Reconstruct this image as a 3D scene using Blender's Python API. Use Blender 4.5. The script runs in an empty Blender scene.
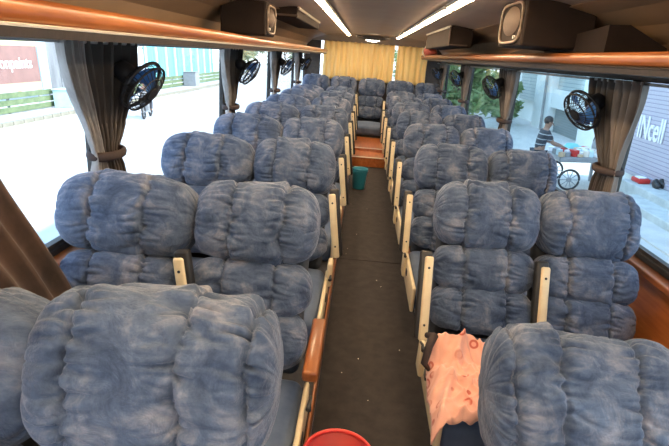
import bpy, bmesh, math, random
from mathutils import Vector, Matrix, noise
random.seed(7)
S = bpy.context.scene
C = S.collection
PI = math.pi
TH = .06                       # lean of the coach on the cambered road

# ------------------------------------------------------------------ materials
def newmat(name):
    m = bpy.data.materials.new(name); m.use_nodes = True
    nt = m.node_tree
    return m, nt, nt.nodes['Principled BSDF']
def lk(nt, a, b): nt.links.new(a, b)
def noise_node(nt, scale, detail=4, rough=.55, vec=None):
    n = nt.nodes.new('ShaderNodeTexNoise'); n.inputs['Scale'].default_value = scale
    n.inputs['Detail'].default_value = detail; n.inputs['Roughness'].default_value = rough
    if vec: lk(nt, vec, n.inputs['Vector'])
    return n
def ramp(nt, fac, stops):
    r = nt.nodes.new('ShaderNodeValToRGB')
    e = r.color_ramp.elements
    while len(e) < len(stops): e.new(.5)
    for k, (p, c) in enumerate(stops):
        e[k].position = p; e[k].color = (*c, 1)
    lk(nt, fac, r.inputs['Fac']); return r
def coords(nt, scale=(1,1,1)):
    t = nt.nodes.new('ShaderNodeTexCoord'); m = nt.nodes.new('ShaderNodeMapping')
    m.inputs['Scale'].default_value = scale
    lk(nt, t.outputs['Object'], m.inputs['Vector']); return m.outputs['Vector']
def bump(nt, bsdf, h, strength, dist=.002):
    b = nt.nodes.new('ShaderNodeBump'); b.inputs['Strength'].default_value = strength
    b.inputs['Distance'].default_value = dist
    lk(nt, h, b.inputs['Height']); lk(nt, b.outputs['Normal'], bsdf.inputs['Normal'])
def mat(name, c1, c2=None, scale=8, rough=.5, metal=0, stretch=(1,1,1), bmp=0, bscale=None, sheen=0, coat=0, lo=.35, hi=.65, trans=0):
    m, nt, b = newmat(name)
    v = coords(nt, stretch)
    b.inputs['Roughness'].default_value = rough; b.inputs['Metallic'].default_value = metal
    n = noise_node(nt, scale, 5, .6, v)
    r = ramp(nt, n.outputs['Fac'], [(lo, c1), (hi, c2 or tuple(x*.85 for x in c1))])
    lk(nt, r.outputs['Color'], b.inputs['Base Color'])
    if bmp:
        n2 = noise_node(nt, bscale or scale*6, 3, .6, v); bump(nt, b, n2.outputs['Fac'], bmp)
    if sheen:
        b.inputs['Sheen Weight'].default_value = sheen; b.inputs['Sheen Roughness'].default_value = .45
    if coat: b.inputs['Coat Weight'].default_value = coat; b.inputs['Coat Roughness'].default_value = .12
    if trans:
        tr = nt.nodes.new('ShaderNodeBsdfTranslucent'); mx = nt.nodes.new('ShaderNodeMixShader')
        lk(nt, r.outputs['Color'], tr.inputs['Color']); mx.inputs['Fac'].default_value = trans
        out = nt.nodes['Material Output']
        lk(nt, b.outputs['BSDF'], mx.inputs[1]); lk(nt, tr.outputs['BSDF'], mx.inputs[2]); lk(nt, mx.outputs['Shader'], out.inputs['Surface'])
    return m
def emis(name, col, s):
    m, nt, b = newmat(name)
    b.inputs['Base Color'].default_value = (*col, 1)
    b.inputs['Emission Color'].default_value = (*col, 1); b.inputs['Emission Strength'].default_value = s
    return m
def velvet():
    m, nt, b = newmat('crushed_velvet')
    v = coords(nt)
    oi = nt.nodes.new('ShaderNodeObjectInfo')
    add = nt.nodes.new('ShaderNodeVectorMath'); add.operation = 'ADD'
    cmb = nt.nodes.new('ShaderNodeVectorMath'); cmb.operation = 'SCALE'; cmb.inputs['Scale'].default_value = 30
    lk(nt, oi.outputs['Random'], cmb.inputs[0]); lk(nt, v, add.inputs[0]); lk(nt, cmb.outputs[0], add.inputs[1])
    v = add.outputs[0]
    n = noise_node(nt, 9, 8, .68, v); n.inputs['Distortion'].default_value = .6
    r = ramp(nt, n.outputs['Fac'], [(.32, (.030,.048,.092)), (.5, (.080,.112,.180)), (.68, (.215,.225,.275))])
    n3 = noise_node(nt, 60, 4, .7, v)
    mx = nt.nodes.new('ShaderNodeMix'); mx.data_type = 'RGBA'; mx.blend_type = 'OVERLAY'; mx.inputs['Factor'].default_value = .28
    lk(nt, r.outputs['Color'], mx.inputs[6]); lk(nt, n3.outputs['Fac'], mx.inputs[7])
    lk(nt, mx.outputs[2], b.inputs['Base Color'])
    b.inputs['Roughness'].default_value = .82; b.inputs['Specular IOR Level'].default_value = .25
    b.inputs['Sheen Weight'].default_value = .32; b.inputs['Sheen Roughness'].default_value = .38
    b.inputs['Sheen Tint'].default_value = (.8,.82,.9,1)
    n2 = noise_node(nt, 22, 6, .7, v); n2.inputs['Distortion'].default_value = .8
    bump(nt, b, n2.outputs['Fac'], .7, .012)
    return m
def glass_mat(name, tint=(1,1,1)):
    m, nt, b = newmat(name); nt.nodes.remove(b)
    t = nt.nodes.new('ShaderNodeBsdfTransparent'); t.inputs['Color'].default_value = (*tint, 1)
    g = nt.nodes.new('ShaderNodeBsdfGlossy'); g.inputs['Roughness'].default_value = .03
    f0 = nt.nodes.new('ShaderNodeLayerWeight'); f0.inputs['Blend'].default_value = .5
    pw = nt.nodes.new('ShaderNodeMath'); pw.operation = 'POWER'; pw.inputs[1].default_value = 5; lk(nt, f0.outputs['Facing'], pw.inputs[0])
    f = nt.nodes.new('ShaderNodeMath'); f.operation = 'MULTIPLY_ADD'; f.inputs[1].default_value = .45; f.inputs[2].default_value = .03; lk(nt, pw.outputs[0], f.inputs[0])
    mx = nt.nodes.new('ShaderNodeMixShader'); out = nt.nodes['Material Output']
    lk(nt, f.outputs[0], mx.inputs['Fac']); lk(nt, t.outputs['BSDF'], mx.inputs[1]); lk(nt, g.outputs['BSDF'], mx.inputs[2])
    lk(nt, mx.outputs['Shader'], out.inputs['Surface'])
    return m
def slat_mat(name, c, cdark, period, rough=.5):
    m, nt, b = newmat(name)
    t = nt.nodes.new('ShaderNodeTexCoord'); sp = nt.nodes.new('ShaderNodeSeparateXYZ'); lk(nt, t.outputs['Object'], sp.inputs[0])
    mu = nt.nodes.new('ShaderNodeMath'); mu.operation = 'MULTIPLY'; mu.inputs[1].default_value = 1/period; lk(nt, sp.outputs['Z'], mu.inputs[0])
    fr = nt.nodes.new('ShaderNodeMath'); fr.operation = 'FRACT'; lk(nt, mu.outputs[0], fr.inputs[0])
    r = ramp(nt, fr.outputs[0], [(0, cdark), (.18, c), (.9, c), (1, cdark)])
    lk(nt, r.outputs['Color'], b.inputs['Base Color']); b.inputs['Roughness'].default_value = rough
    bump(nt, b, fr.outputs[0], .6, .02)
    return m
M = dict(
 velvet=velvet(),
 cushion=mat('plain_velvet', (.050,.080,.145), (.095,.130,.205), 7, .85, sheen=.15, bmp=.25, bscale=40),
 cream=mat('cream_enamel', (.80,.66,.42), (.72,.57,.35), 12, .42, coat=.3),
 black=mat('black_plastic', (.018,.017,.017), (.03,.028,.027), 20, .45),
 shell=mat('seat_back_fabric', (.05,.055,.065), (.03,.034,.042), 30, .85),
 wood=mat('varnished_wood', (.50,.165,.045), (.34,.09,.022), 5, .28, stretch=(6,.6,6), coat=.6, bmp=.08),
 woodd=mat('wood_trim', (.36,.115,.025), (.21,.06,.014), 5, .36, stretch=(6,.5,6), coat=.35),
 carpet=mat('aisle_carpet', (.034,.028,.027), (.019,.016,.016), 14, .95, bmp=.9, bscale=420),
 platform=mat('platform_cover', (.05,.045,.042), (.035,.03,.028), 40, .9),
 ceiling=mat('ceiling_lining', (.29,.215,.165), (.25,.185,.145), 3, .55, bmp=.05),
 cove=mat('cove_panel', (.27,.17,.10), (.23,.145,.085), 3, .5),
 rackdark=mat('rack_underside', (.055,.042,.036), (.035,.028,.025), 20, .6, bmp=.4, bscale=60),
 ackbox=mat('brown_box_panel', (.030,.020,.016), (.023,.016,.013), 6, .5),
 grille=mat('speaker_grille', (.11,.072,.05), (.08,.052,.036), 200, .7, bmp=.4, bscale=300),
 dull=mat('dull_tan_plastic', (.24,.17,.12), (.19,.135,.095), 10, .5),
 pale=mat('pale_trim', (.78,.72,.62), (.7,.64,.55), 10, .35, coat=.4),
 rail=mat('grey_rail', (.35,.34,.33), (.28,.27,.26), 10, .35, metal=.4),
 rubber=mat('window_rubber', (.015,.015,.016), (.025,.025,.026), 20, .6),
 post=mat('window_post', (.05,.045,.04), (.035,.03,.028), 12, .6),
 drape=mat('brown_drape', (.062,.047,.038), (.038,.03,.025), 7, .6, stretch=(3,3,.6), sheen=.2, trans=.12),
 lit_drape=mat('brown_drape_lit_grey', (.52,.50,.48), (.30,.27,.25), 7, .5, stretch=(3,3,.6), sheen=.4, trans=.3),  # lit side of the brown drape, its light put into the colour
 tan=mat('brown_drape_lit_tan', (.22,.18,.15), (.14,.11,.09), 7, .6, stretch=(3,3,.6), sheen=.3, trans=.25),  # lit near side of the right brown drapes, brightness in the base colour
 rust=mat('rust_drape', (.17,.10,.07), (.085,.055,.04), 4, .6, stretch=(3,3,.6), sheen=.3, trans=.3),
 gold=mat('golden_curtain', (.95,.76,.42), (.90,.66,.30), 6, .6, stretch=(5,5,.4), sheen=.2, trans=.5),
 fanb=mat('fan_black', (.010,.011,.014), (.016,.016,.02), 20, .6),
 fanblue=mat('fan_blue', (.03,.13,.42), (.05,.20,.55), 10, .3),
 teal=mat('teal_plastic', (.02,.20,.29), (.03,.25,.34), 5, .4),
 red=mat('red_plastic', (.62,.035,.025), (.5,.02,.015), 5, .35),
 redin=mat('red_plastic_inside', (.45,.03,.02), (.33,.02,.015), 5, .5),
 strap=mat('dark_strap', (.03,.018,.016), (.05,.03,.025), 20, .8),
 maroon=mat('red_bag_fabric', (.42,.09,.06), (.25,.04,.03), 20, .6),
 led=emis('warm_led', (1,.74,.46), 50), ledr=emis('warm_led_segment', (1,.72,.43), 50),
 lens=emis('ceiling_lens', (1,.9,.75), 6),
 glass=glass_mat('window_glass', (.93,.975,.97)), glassL=glass_mat('window_glass_clear', (.97,.99,1)),
 road=mat('pale_dusty_road', (.56,.55,.52), (.50,.49,.46), 1.2, .9),
 pave=mat('pale_pavement', (.62,.61,.57), (.52,.51,.48), 2, .9, bmp=.2),
 step=mat('worn_concrete', (.55,.58,.56), (.42,.45,.44), 5, .85, bmp=.3),
 white=mat('white_render', (.80,.86,.86), (.72,.78,.78), 1.5, .7),
 shut=slat_mat('lavender_shutter', (.50,.48,.56), (.20,.18,.27), .085),
 shutg=slat_mat('grey_shutter', (.22,.27,.28), (.13,.16,.17), .09),
 shutl=slat_mat('pale_louvre', (.42,.50,.51), (.22,.28,.29), .14),
 letter=mat('white_lettering', (.86,.86,.88), (.82,.82,.85), 4, .5),
 leaf=mat('leaf_green', (.12,.24,.07), (.34,.42,.20), 3, .6, trans=.35),
 leaf2=mat('pale_leaf', (.30,.36,.22), (.42,.46,.30), 3, .7, trans=.3),
 bark=mat('bark', (.16,.11,.07), (.09,.06,.04), 10, .9),
 sign=mat('red_brown_board', (.30,.165,.14), (.25,.14,.12), 2, .6),
 signt=mat('tan_board', (.62,.47,.30), (.55,.42,.27), 2, .6),
 yellow=mat('yellow_board', (.72,.66,.36), (.66,.6,.33), 2, .6),
 hoard=mat('grey_hoarding', (.26,.27,.28), (.17,.18,.19), 1.5, .7, stretch=(1,1.5,.3)),
 aqua=mat('aqua_sheet', (.12,.46,.52), (.2,.56,.6), 1.5, .6, stretch=(1,2,.2)),
 aquap=mat('pale_blue_panel', (.60,.78,.82), (.5,.7,.75), 2, .6),
 hedge=mat('striped_green_rail', (.10,.15,.07), (.17,.22,.11), 3, .8),
 kerb=mat('dirty_kerb', (.20,.19,.14), (.30,.28,.22), 1.5, .9),
 grey=mat('grey_metal', (.30,.32,.33), (.24,.25,.26), 8, .5),
 skin=mat('skin_tone', (.30,.17,.11), (.26,.14,.09), 6, .6),
 hair=mat('black_hair', (.012,.010,.010), (.02,.017,.015), 40, .6),
 stripe=slat_mat('striped_knit', (.03,.035,.045), (.45,.48,.5), .11, .8),
 trousers=mat('dark_trousers', (.05,.055,.07), (.035,.04,.05), 20, .8),
 shirt=mat('grey_shirt', (.25,.24,.24), (.2,.2,.2), 20, .8),
)
# pink printed cloth
def cloth_mat():
    m, nt, b = newmat('pink_printed_cloth')
    v = coords(nt)
    vo = nt.nodes.new('ShaderNodeTexVoronoi'); vo.inputs['Scale'].default_value = 17; vo.inputs['Randomness'].default_value = .35; lk(nt, v, vo.inputs['Vector'])
    rings = ramp(nt, vo.outputs['Distance'], [(0,(.74,.33,.24)),(.16,(.74,.33,.24)),(.22,(.50,.10,.06)),(.30,(.50,.10,.06)),(.36,(.76,.38,.28))])
    rings.color_ramp.interpolation = 'EASE'
    ch = nt.nodes.new('ShaderNodeTexNoise'); ch.inputs['Scale'].default_value = 6; lk(nt, v, ch.inputs['Vector'])
    rr = ramp(nt, ch.outputs['Fac'], [(.47,(0,0,0)),(.55,(1,1,1))])
    mx = nt.nodes.new('ShaderNodeMix'); mx.data_type = 'RGBA'
    lk(nt, rr.outputs['Color'], mx.inputs['Factor']); mx.inputs[6].default_value = (.76,.39,.29,1); lk(nt, rings.outputs['Color'], mx.inputs[7])
    lk(nt, mx.outputs[2], b.inputs['Base Color']); b.inputs['Roughness'].default_value = .8
    b.inputs['Sheen Weight'].default_value = .2
    return m
M['pink'] = cloth_mat()
M['ackbox'].node_tree.nodes['Principled BSDF'].inputs['Specular IOR Level'].default_value = .12
M['ackbox'].node_tree.nodes['Principled BSDF'].inputs['Roughness'].default_value = .75

# ------------------------------------------------------------------ helpers
def obj(name, bm, m, parent=None, smooth=False, loc=None, rot=None):
    me = bpy.data.meshes.new(name)
    bmesh.ops.recalc_face_normals(bm, faces=bm.faces)
    bm.to_mesh(me); bm.free()
    if smooth:
        for p in me.polygons: p.use_smooth = True
    o = bpy.data.objects.new(name, me); C.objects.link(o)
    for mm in (m if isinstance(m, (list,tuple)) else [m]): me.materials.append(mm)
    if parent: o.parent = parent
    if loc is not None: o.location = loc
    if rot is not None: o.rotation_euler = rot
    return o
def tag(o, label=None, cat=None, group=None, kind=None):
    if label: o['label'] = label
    if cat: o['category'] = cat
    if group: o['group'] = group
    if kind: o['kind'] = kind
    return o
def thing(name, label, cat, loc=(0,0,0), rot=(0,0,0), group=None):
    o = bpy.data.objects.new(name, None); C.objects.link(o); o.empty_display_size = .05
    o.location = loc; o.rotation_euler = rot
    return tag(o, label, cat, group)
def copy_tree(o, parent=None):
    c = o.copy(); C.objects.link(c)
    if parent: c.parent = parent
    for ch in [x for x in o.children]: copy_tree(ch, c)
    return c
def box(bm, x0, x1, y0, y1, z0, z1, bev=0, seg=2, mi=0):
    r = bmesh.ops.create_cube(bm, size=1)
    vs = r['verts']
    for v in vs:
        v.co = Vector(((x0+x1)/2+v.co.x*(x1-x0), (y0+y1)/2+v.co.y*(y1-y0), (z0+z1)/2+v.co.z*(z1-z0)))
    fs = set(f for v in vs for f in v.link_faces)
    for f in fs: f.material_index = mi
    if bev:
        es = list(set(e for v in vs for e in v.link_edges))
        bmesh.ops.bevel(bm, geom=es, offset=bev, segments=seg, affect='EDGES', profile=.5)
    return bm
def nb(*a, **k): return box(bmesh.new(), *a, **k)
def tube(bm, pts, r, n=10, close=False):
    pts = [Vector(p) for p in pts]; rings = []
    N = len(pts); up = Vector((0,0,1))
    for i, p in enumerate(pts):
        if close: d = pts[(i+1)%N]-pts[i-1]
        else: d = pts[min(i+1,N-1)]-pts[max(i-1,0)]
        d.normalize()
        a = d.cross(up)
        if a.length < .05: a = d.cross(Vector((1,0,0)))
        a.normalize(); b = d.cross(a)
        rr = r[i] if isinstance(r,(list,tuple)) else r
        rings.append([bm.verts.new(p+(a*math.cos(2*PI*k/n)+b*math.sin(2*PI*k/n))*rr) for k in range(n)])
    for i in range(N if close else N-1):
        A, B = rings[i], rings[(i+1)%N]
        for k in range(n): bm.faces.new((A[k],A[(k+1)%n],B[(k+1)%n],B[k]))
    if not close:
        bm.faces.new(rings[0][::-1]); bm.faces.new(rings[-1])
    return bm
def lathe(bm, prof, n=32, cx=0, cy=0):
    rings = []
    for r, z in prof:
        rings.append([bm.verts.new((cx+r*math.cos(2*PI*k/n), cy+r*math.sin(2*PI*k/n), z)) for k in range(n)])
    for A, B in zip(rings, rings[1:]):
        for k in range(n): bm.faces.new((A[k],A[(k+1)%n],B[(k+1)%n],B[k]))
    return rings
def extr_y(bm, prof, y0, y1, closed=True, ny=1):
    """profile of (x,z) swept along y"""
    rows = [[bm.verts.new((x, y0+(y1-y0)*j/ny, z)) for x, z in prof] for j in range(ny+1)]
    n = len(prof)
    for A, B in zip(rows, rows[1:]):
        for k in range(n if closed else n-1): bm.faces.new((A[k],A[(k+1)%n],B[(k+1)%n],B[k]))
    if closed: bm.faces.new(rows[0][::-1]); bm.faces.new(rows[-1])
    return bm
def disc(bm, c, nrm, r, th, n=20):
    nrm = Vector(nrm).normalized(); c = Vector(c)
    return tube(bm, [c-nrm*th/2, c+nrm*th/2], r, n)

# ------------------------------------------------------------------ ruched pillow
def section(w, t, h, e, nv):
    """superellipse resampled by arc length -> (y, z, ny, nz)"""
    N = 2000; pts = []
    for i in range(N):
        a = 2*PI*i/N; c, q = math.cos(a), math.sin(a)
        pts.append((math.copysign(abs(c)**e, c)*t/2, math.copysign(abs(q)**e, q)*h/2))
    L = [0]
    for i in range(N): L.append(L[-1]+math.hypot(pts[(i+1)%N][0]-pts[i][0], pts[(i+1)%N][1]-pts[i][1]))
    out = []; j = 0
    for k in range(nv):
        tg = L[-1]*k/nv
        while L[j+1] < tg: j += 1
        f = (tg-L[j])/max(1e-9, L[j+1]-L[j]); p, q = pts[j%N], pts[(j+1)%N]
        out.append((p[0]+(q[0]-p[0])*f, p[1]+(q[1]-p[1])*f))
    res = []
    for k in range(nv):
        p, q = out[k-2], out[(k+2)%nv]; d = (q[0]-p[0], q[1]-p[1]); l = math.hypot(*d)
        res.append((out[k][0], out[k][1], d[1]/l, -d[0]/l))
    return res
def pillow(w, h, t, seed, seams=(-.44,.42), nu=92, nv=170, wr=1.0, K=27, top=0, ep=6.5):
    bm = bmesh.new(); rows = []
    rnd = random.Random(seed)
    amps = [rnd.uniform(.85,1.2) for _ in seams]
    lob = [-1.0] + list(seams) + [1.0]
    sec = section(w, t, h, .66, nv)
    for i in range(nu+1):
        u = -1+2*i/nu
        u = math.copysign(1-(1-abs(u))**1.25, u) if abs(u) < 1 else u
        ru = max(0, 1-abs(u)**ep)**.42
        k = 0
        while k < len(lob)-2 and u > lob[k+1]: k += 1
        tt = (u-(lob[k]+lob[k+1])/2)/((lob[k+1]-lob[k])/2)
        puff = 1-.06*abs(tt)**2.4
        if k == (len(lob)-2)//2: puff += .055
        row = []
        for j in range(nv):
            y, z, ny, nz = sec[j]
            s = 0; crease = 0
            wob = .05*noise.noise(Vector((y*14, z*14, seed*3.1)))
            for q, sm in enumerate(seams):
                d = (u-sm-wob)
                side = 1 if d > 0 else -1
                ad = abs(d)
                reach = .21+.10*noise.noise(Vector((z*16+seed, y*16, side*5+q*3)))
                f = math.exp(-(ad/reach)**1.8)*amps[q]
                sl = .012*side*d*w*40
                n1 = noise.noise(Vector((z*K+sl+side*9.1, y*K+seed, u*1.3+q*6)))
                n2 = noise.noise(Vector((z*K*1.9+sl*2, y*K*1.9+side*4, u*2.2+seed+q*9)))
                n3 = noise.noise(Vector((z*K*.55+seed, y*K*.55, u*1.2+side*3+q)))
                s += f*1.55*(-.0105*math.exp(-(n1/.13)**2)-.0055*math.exp(-(n2/.16)**2)+.012*n3+.006)
                crease += -.0135*math.exp(-(d/.028)**2)*(1+.9*n2)
            for sg in (-1,1):
                ad = abs(u-sg*.97); f = math.exp(-(ad/.16)**1.6)
                n1 = noise.noise(Vector((z*K+seed*2, y*K+sg*7, u*1.5)))
                s += f*(-.009*math.exp(-(n1/.14)**2)+.003)
            low = noise.noise(Vector((u*1.7+seed, y*7, z*7)))*.010 + noise.noise(Vector((u*5+seed, y*22, z*22+9)))*.0045
            g = min(1, ru*1.3)
            dd = (s*wr+crease*wr+low)*g
            zz = z*(1+(.06*(1-u*u)-.03 if (top and z > 0) else 0))
            P = Vector((0, y*ru*puff+ny*dd, zz*ru*puff+nz*dd))
            x = u*w/2 + .004*noise.noise(Vector((u*3, y*9+seed, z*9)))
            row.append(bm.verts.new((x, P.y, P.z)))
        rows.append(row)
    for A, B in zip(rows, rows[1:]):
        for k in range(nv): bm.faces.new((A[k],A[(k+1)%nv],B[(k+1)%nv],B[k]))
    bmesh.ops.remove_doubles(bm, verts=rows[0]+rows[-1], dist=.0005)
    return bm
def mesh_of(bm, m):
    o = obj('tmp', bm, m, None, True); me = o.data; bpy.data.objects.remove(o); return me

W = .478
HEAD = [mesh_of(pillow(W, .300, .235, s, sm), M['velvet']) for s, sm in ((1,(-.42,.40)),(2,(-.36,.44)),(3,(-.46,.36)))]
HEADBIG = mesh_of(pillow(W, .315, .235, 5, (-.55,.30,.80), nu=150, nv=260, K=24, ep=8), M['velvet'])
HEADBIG2 = mesh_of(pillow(.525, .36, .25, 9, (-.78,-.32,.42), nu=150, nv=260, K=22, ep=10), M['velvet'])
HEADWIDE = mesh_of(pillow(.545, .300, .235, 12, (-.40,.34)), M['velvet'])
HEADRW = mesh_of(pillow(.448, .300, .235, 17, (-.50,.62)), M['velvet'])
LUMB = [mesh_of(pillow(W*.97, .205, .17, s, sm, nv=120), M['velvet']) for s, sm in ((21,(-.40,.42)),(22,(-.44,.38)))]
def cushion_bm(w=.47, d=.60, h=.13):
    bm = bmesh.new(); box(bm, -w/2, w/2, -d/2, d/2, -h/2, h/2, .045, 4)
    bmesh.ops.subdivide_edges(bm, edges=bm.edges[:], cuts=2, use_grid_fill=True)
    for v in bm.verts:
        v.co.z += .012*(1-(2*v.co.x/w)**2)*(1 if v.co.z>0 else 0)
    return bm
CUSH = mesh_of(cushion_bm(), M['cushion'])
SHELL = mesh_of(nb(-.20,.20,-.045,.045,-.37,.34,.035,4), M['shell'])
BASE = mesh_of(nb(-.20,.20,-.25,.25,0,.07,.01,1), M['black'])
BAR = mesh_of(nb(-.020,.020,-.012,.012,-.185,.185,.010,3), M['cream'])
HOUS = mesh_of(nb(-.027,.027,-.02,.02,-.185,.202,.010,3), M['black'])
SIDE = mesh_of(nb(-.010,.010,-.29,.29,-.07,.075,.008,2), M['cream'])
LATCH = mesh_of(nb(-.004,.004,-.022,.022,-.018,.018,.003,1), M['black'])
BRK = mesh_of(nb(-.014,.014,-.05,.05,-.07,.07,.012,3), M['cream'])
def bolts_bm():
    bm = bmesh.new()
    disc(bm, (0,-.0125,.135), (0,1,0), .0055, .003, 10)
    return bm
BOLT = mesh_of(bolts_bm(), M['black'])
LEVER = mesh_of(tube(bmesh.new(), [(0,0,0),(0,-.05,.02),(0,-.09,.015)], [.006,.006,.010], 8), M['black'])
PAD = mesh_of(nb(-.028,.028,-.19,.19,-.022,.022,.012,3), M['woodd'])
def part(name, me, p, loc=(0,0,0), rot=(0,0,0)):
    o = bpy.data.objects.new(name, me); C.objects.link(o); o.parent = p; o.location = loc; o.rotation_euler = rot; return o
def make_seat(x, y, z, side, aisle, head, row, tilt=20, dz=0, arm_down=False, plain_head=None, xs=None, inner=True, sidepanel=True, bars=True):
    """side -1 left / +1 right ; origin on the platform"""
    t = thing('reclining_seat', '', 'bus seat', (x, y, z), (0,0,0), 'blue velvet bus seats')
    T = math.radians(tilt); st, ct = math.sin(T), math.cos(T)
    hc = Vector((0, 0, .69+dz))
    dn = Vector((0, -st, -ct)); fw = Vector((0, -ct, st))
    rot = (-T, 0, 0)
    part('headrest_pillow', head, t, hc, rot)
    part('lumbar_pillow', LUMB[row % 2], t, hc+dn*.248+fw*.022, rot)
    part('lumbar_pillow', LUMB[(row+1) % 2], t, hc+dn*.43+fw*.03, rot)
    part('backrest_shell', SHELL, t, hc+dn*.22-fw*.10, rot)
    cy = -.26-.29+(hc.y)
    part('seat_cushion', CUSH, t, (0, -.50-.0, .075), (math.radians(3),0,0))
    part('seat_base', BASE, t, (0, -.45, 0))
    def arm(xx, down=False, left=False):
        if down:
            a = part('armrest', PAD, t, (xx, -.17, .27), (0,0,0))
            part('armrest_bracket', BRK, t, (xx, -.10, .18))
            return
        if left: p, r = (xx+(.02 if xx < 0 else 0), -.205, .415), (-math.radians(4), math.radians(-8), 0)
        else: p, r = (xx, -.255, .345), (-math.radians(20), 0, 0)
        a = part('armrest', BAR, t, p, r)
        part('armrest_housing', HOUS, a, (-.012 if not left else .012, .018, .006)); part('bolt', BOLT, a); part('bolt', BOLT, a, (0,0,-.25))
        part('armrest_bracket', BRK, t, (xx, p[1]-.10, p[2]-.235))
    if aisle:
        arm(-side*.262, arm_down, side < 0) if bars else None
        if inner: arm(side*.243, False, side < 0)
        if sidepanel:
            sp = part('side_panel', SIDE, t, (-side*.246, -.52, .085))
            part('latch', LATCH, sp, (-side*.011, .05, .02))
        part('recline_lever', LEVER, t, (-side*.27, -.33, .17))
    return t

# ---------------------------------------------------------------- the seats
PZ = .12
XA, XW = (.2487+.7258)/2, None
rown = ['second','third','fourth','fifth','sixth','seventh','eighth']
def seat_label(side, aisle, k):
    s = 'left' if side < 0 else 'right'; a = 'aisle' if aisle else 'window'
    return f'ruched blue-grey velvet bus seat, {s} {a} side, {rown[k-1]} row from the camera'
for side in (-1, 1):
    for k in range(1, 8):
        y = 1.817+1.037*(k-1)+(.437 if side > 0 else 0)
        if side > 0 and k == 7: y -= .06
        sa = make_seat(side*XA, y, PZ, side, True, HEAD[(k+(side>0)) % 3], k, arm_down=(side < 0 and k == 1), dz=(-.022 if side > 0 else 0))
        tag(sa, seat_label(side, True, k), 'bus seat')
        xw = -.993 if side < 0 else .945
        sw = make_seat(xw, y, PZ, side, False, HEADWIDE if side < 0 else HEADRW, k+1, dz=(-.024 if side > 0 else -.015))
        if k >= 3:
            sw.children[0].data = HEAD[k % 3]
        tag(sw, seat_label(side, False, k), 'bus seat')
# nearest row
s = make_seat(-XA+.008, .825, PZ, -1, True, HEADBIG, 0, dz=.018)
tag(s, 'blue-grey velvet bus seat filling the lower left foreground, beside the aisle', 'bus seat')
s = make_seat(-.955, .83, PZ, -1, False, HEADWIDE, 1, dz=-.015)
tag(s, 'blue-grey velvet bus seat cut off by the left edge, beside the rust-coloured drape', 'bus seat')
s = make_seat(XA+.050, 1.20, PZ, 1, True, HEADBIG2, 0, tilt=30, dz=-.215, inner=False, bars=False)
tag(s, 'low reclined blue-grey velvet bus seat in the lower right foreground', 'bus seat')
s = make_seat(1.02, 1.213, PZ, 1, False, HEADRW, 1, tilt=30, dz=-.19)
tag(s, 'velvet bus seat cut off by the right edge at the lower right corner', 'bus seat')
# rear bench row of five
rl = ['far left seat of the raised rear row, by the left window', 'second seat from the left in the raised rear row', 'middle seat of the raised rear row facing down the aisle',
      'second seat from the right in the raised rear row', 'far right seat of the raised rear row, by the right window']
for i, x in enumerate((-.99,-.50,.0,.50,.99)):
    s = make_seat(x+.01, 9.20, .205, -1 if x < 0 else 1, abs(i-2) == 1, HEAD[i % 3], i, tilt=12, dz=.03, inner=False)
    if abs(i-2) != 1: pass
    tag(s, 'blue-grey velvet bus seat, '+rl[i], 'bus seat', 'seats of the rear row')

# ---------------------------------------------------------------- coach shell
def struct(name, bm, m, parent=None, smooth=False):
    o = obj(name, bm, m, parent, smooth)
    if not parent: o['kind'] = 'structure'
    return o
Y0, Y1 = -2.0, 9.95
FL, FR = -.215, .301
def carpet_bm():
    bm = bmesh.new()
    box(bm, FL, FR, Y0, 3.475, -.03, 0); box(bm, FL, FR, 3.487, 6.85, -.03, -.001)
    return bm
struct('floor', carpet_bm(), M['carpet'])
sp = bmesh.new()
for k in range(11):
    x = random.uniform(FL+.04, FR-.04); y = random.uniform(1.6, 5.5); disc(sp, (x, y, .0012), (0,0,1), random.uniform(.0015,.0032), .002, 7)
tag(obj('floor_crumbs', sp, M['pale']), 'tiny pale crumbs scattered on the dark aisle carpet', 'crumbs', kind='stuff')
for sd, nm in ((-1,'platform_left'), (1,'platform_right')):
    e = FL if sd < 0 else FR
    a, b = (-1.29, e-.012) if sd < 0 else (e+.012, 1.29)
    o = struct(nm, nb(a, b, Y0, 8.45, -.03, PZ), M['platform'])
    lo, hi = (e-.012, e) if sd < 0 else (e, e+.012)
    struct('wooden_edge', nb(lo, hi, Y0, 8.45, 0, PZ+.012, .003, 1), M['woodd'], o)
bm = nb(-1.29, 1.29, 8.45, Y1, -.03, .20); struct('platform_rear', bm, M['platform'])
st = struct('rear_step', nb(FL, FR, 6.85, 7.36, -.03, .125, .006, 2), M['wood'])
struct('step_nosing', nb(FL, FR, 6.84, 6.87, .122, .134, .003, 1), M['pale'], st)
st = struct('rear_step', nb(FL, FR, 7.36, 8.45, -.03, .165, .006, 2), M['wood'])
struct('step_nosing', nb(FL, FR, 7.35, 7.38, .162, .172, .003, 1), M['pale'], st)
# lower walls and sills
for sd, nm in ((-1,'left'), (1,'right')):
    x0, x1 = sorted((sd*1.265, sd*1.31))
    struct('wall_'+nm, nb(x0, x1, Y0, Y1, -.03, .60), M['wood'])
    x0, x1 = sorted((sd*1.215, sd*1.31))
    struct('trim_1' if sd < 0 else 'trim_2', nb(x0, x1, Y0, Y1, .585, .62, .008, 2), M['woodd'])
    x0, x1 = sorted((sd*1.268, sd*1.31))
    struct('trim_3' if sd < 0 else 'trim_4', nb(x0, x1, Y0, Y1, .62, .650, .004, 1), M['rubber'])
    x0, x1 = sorted((sd*1.25, sd*1.31))
    struct('wall_upper_'+nm, nb(x0, x1, Y0, Y1, 1.438, 1.55), M['rackdark'])
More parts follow.
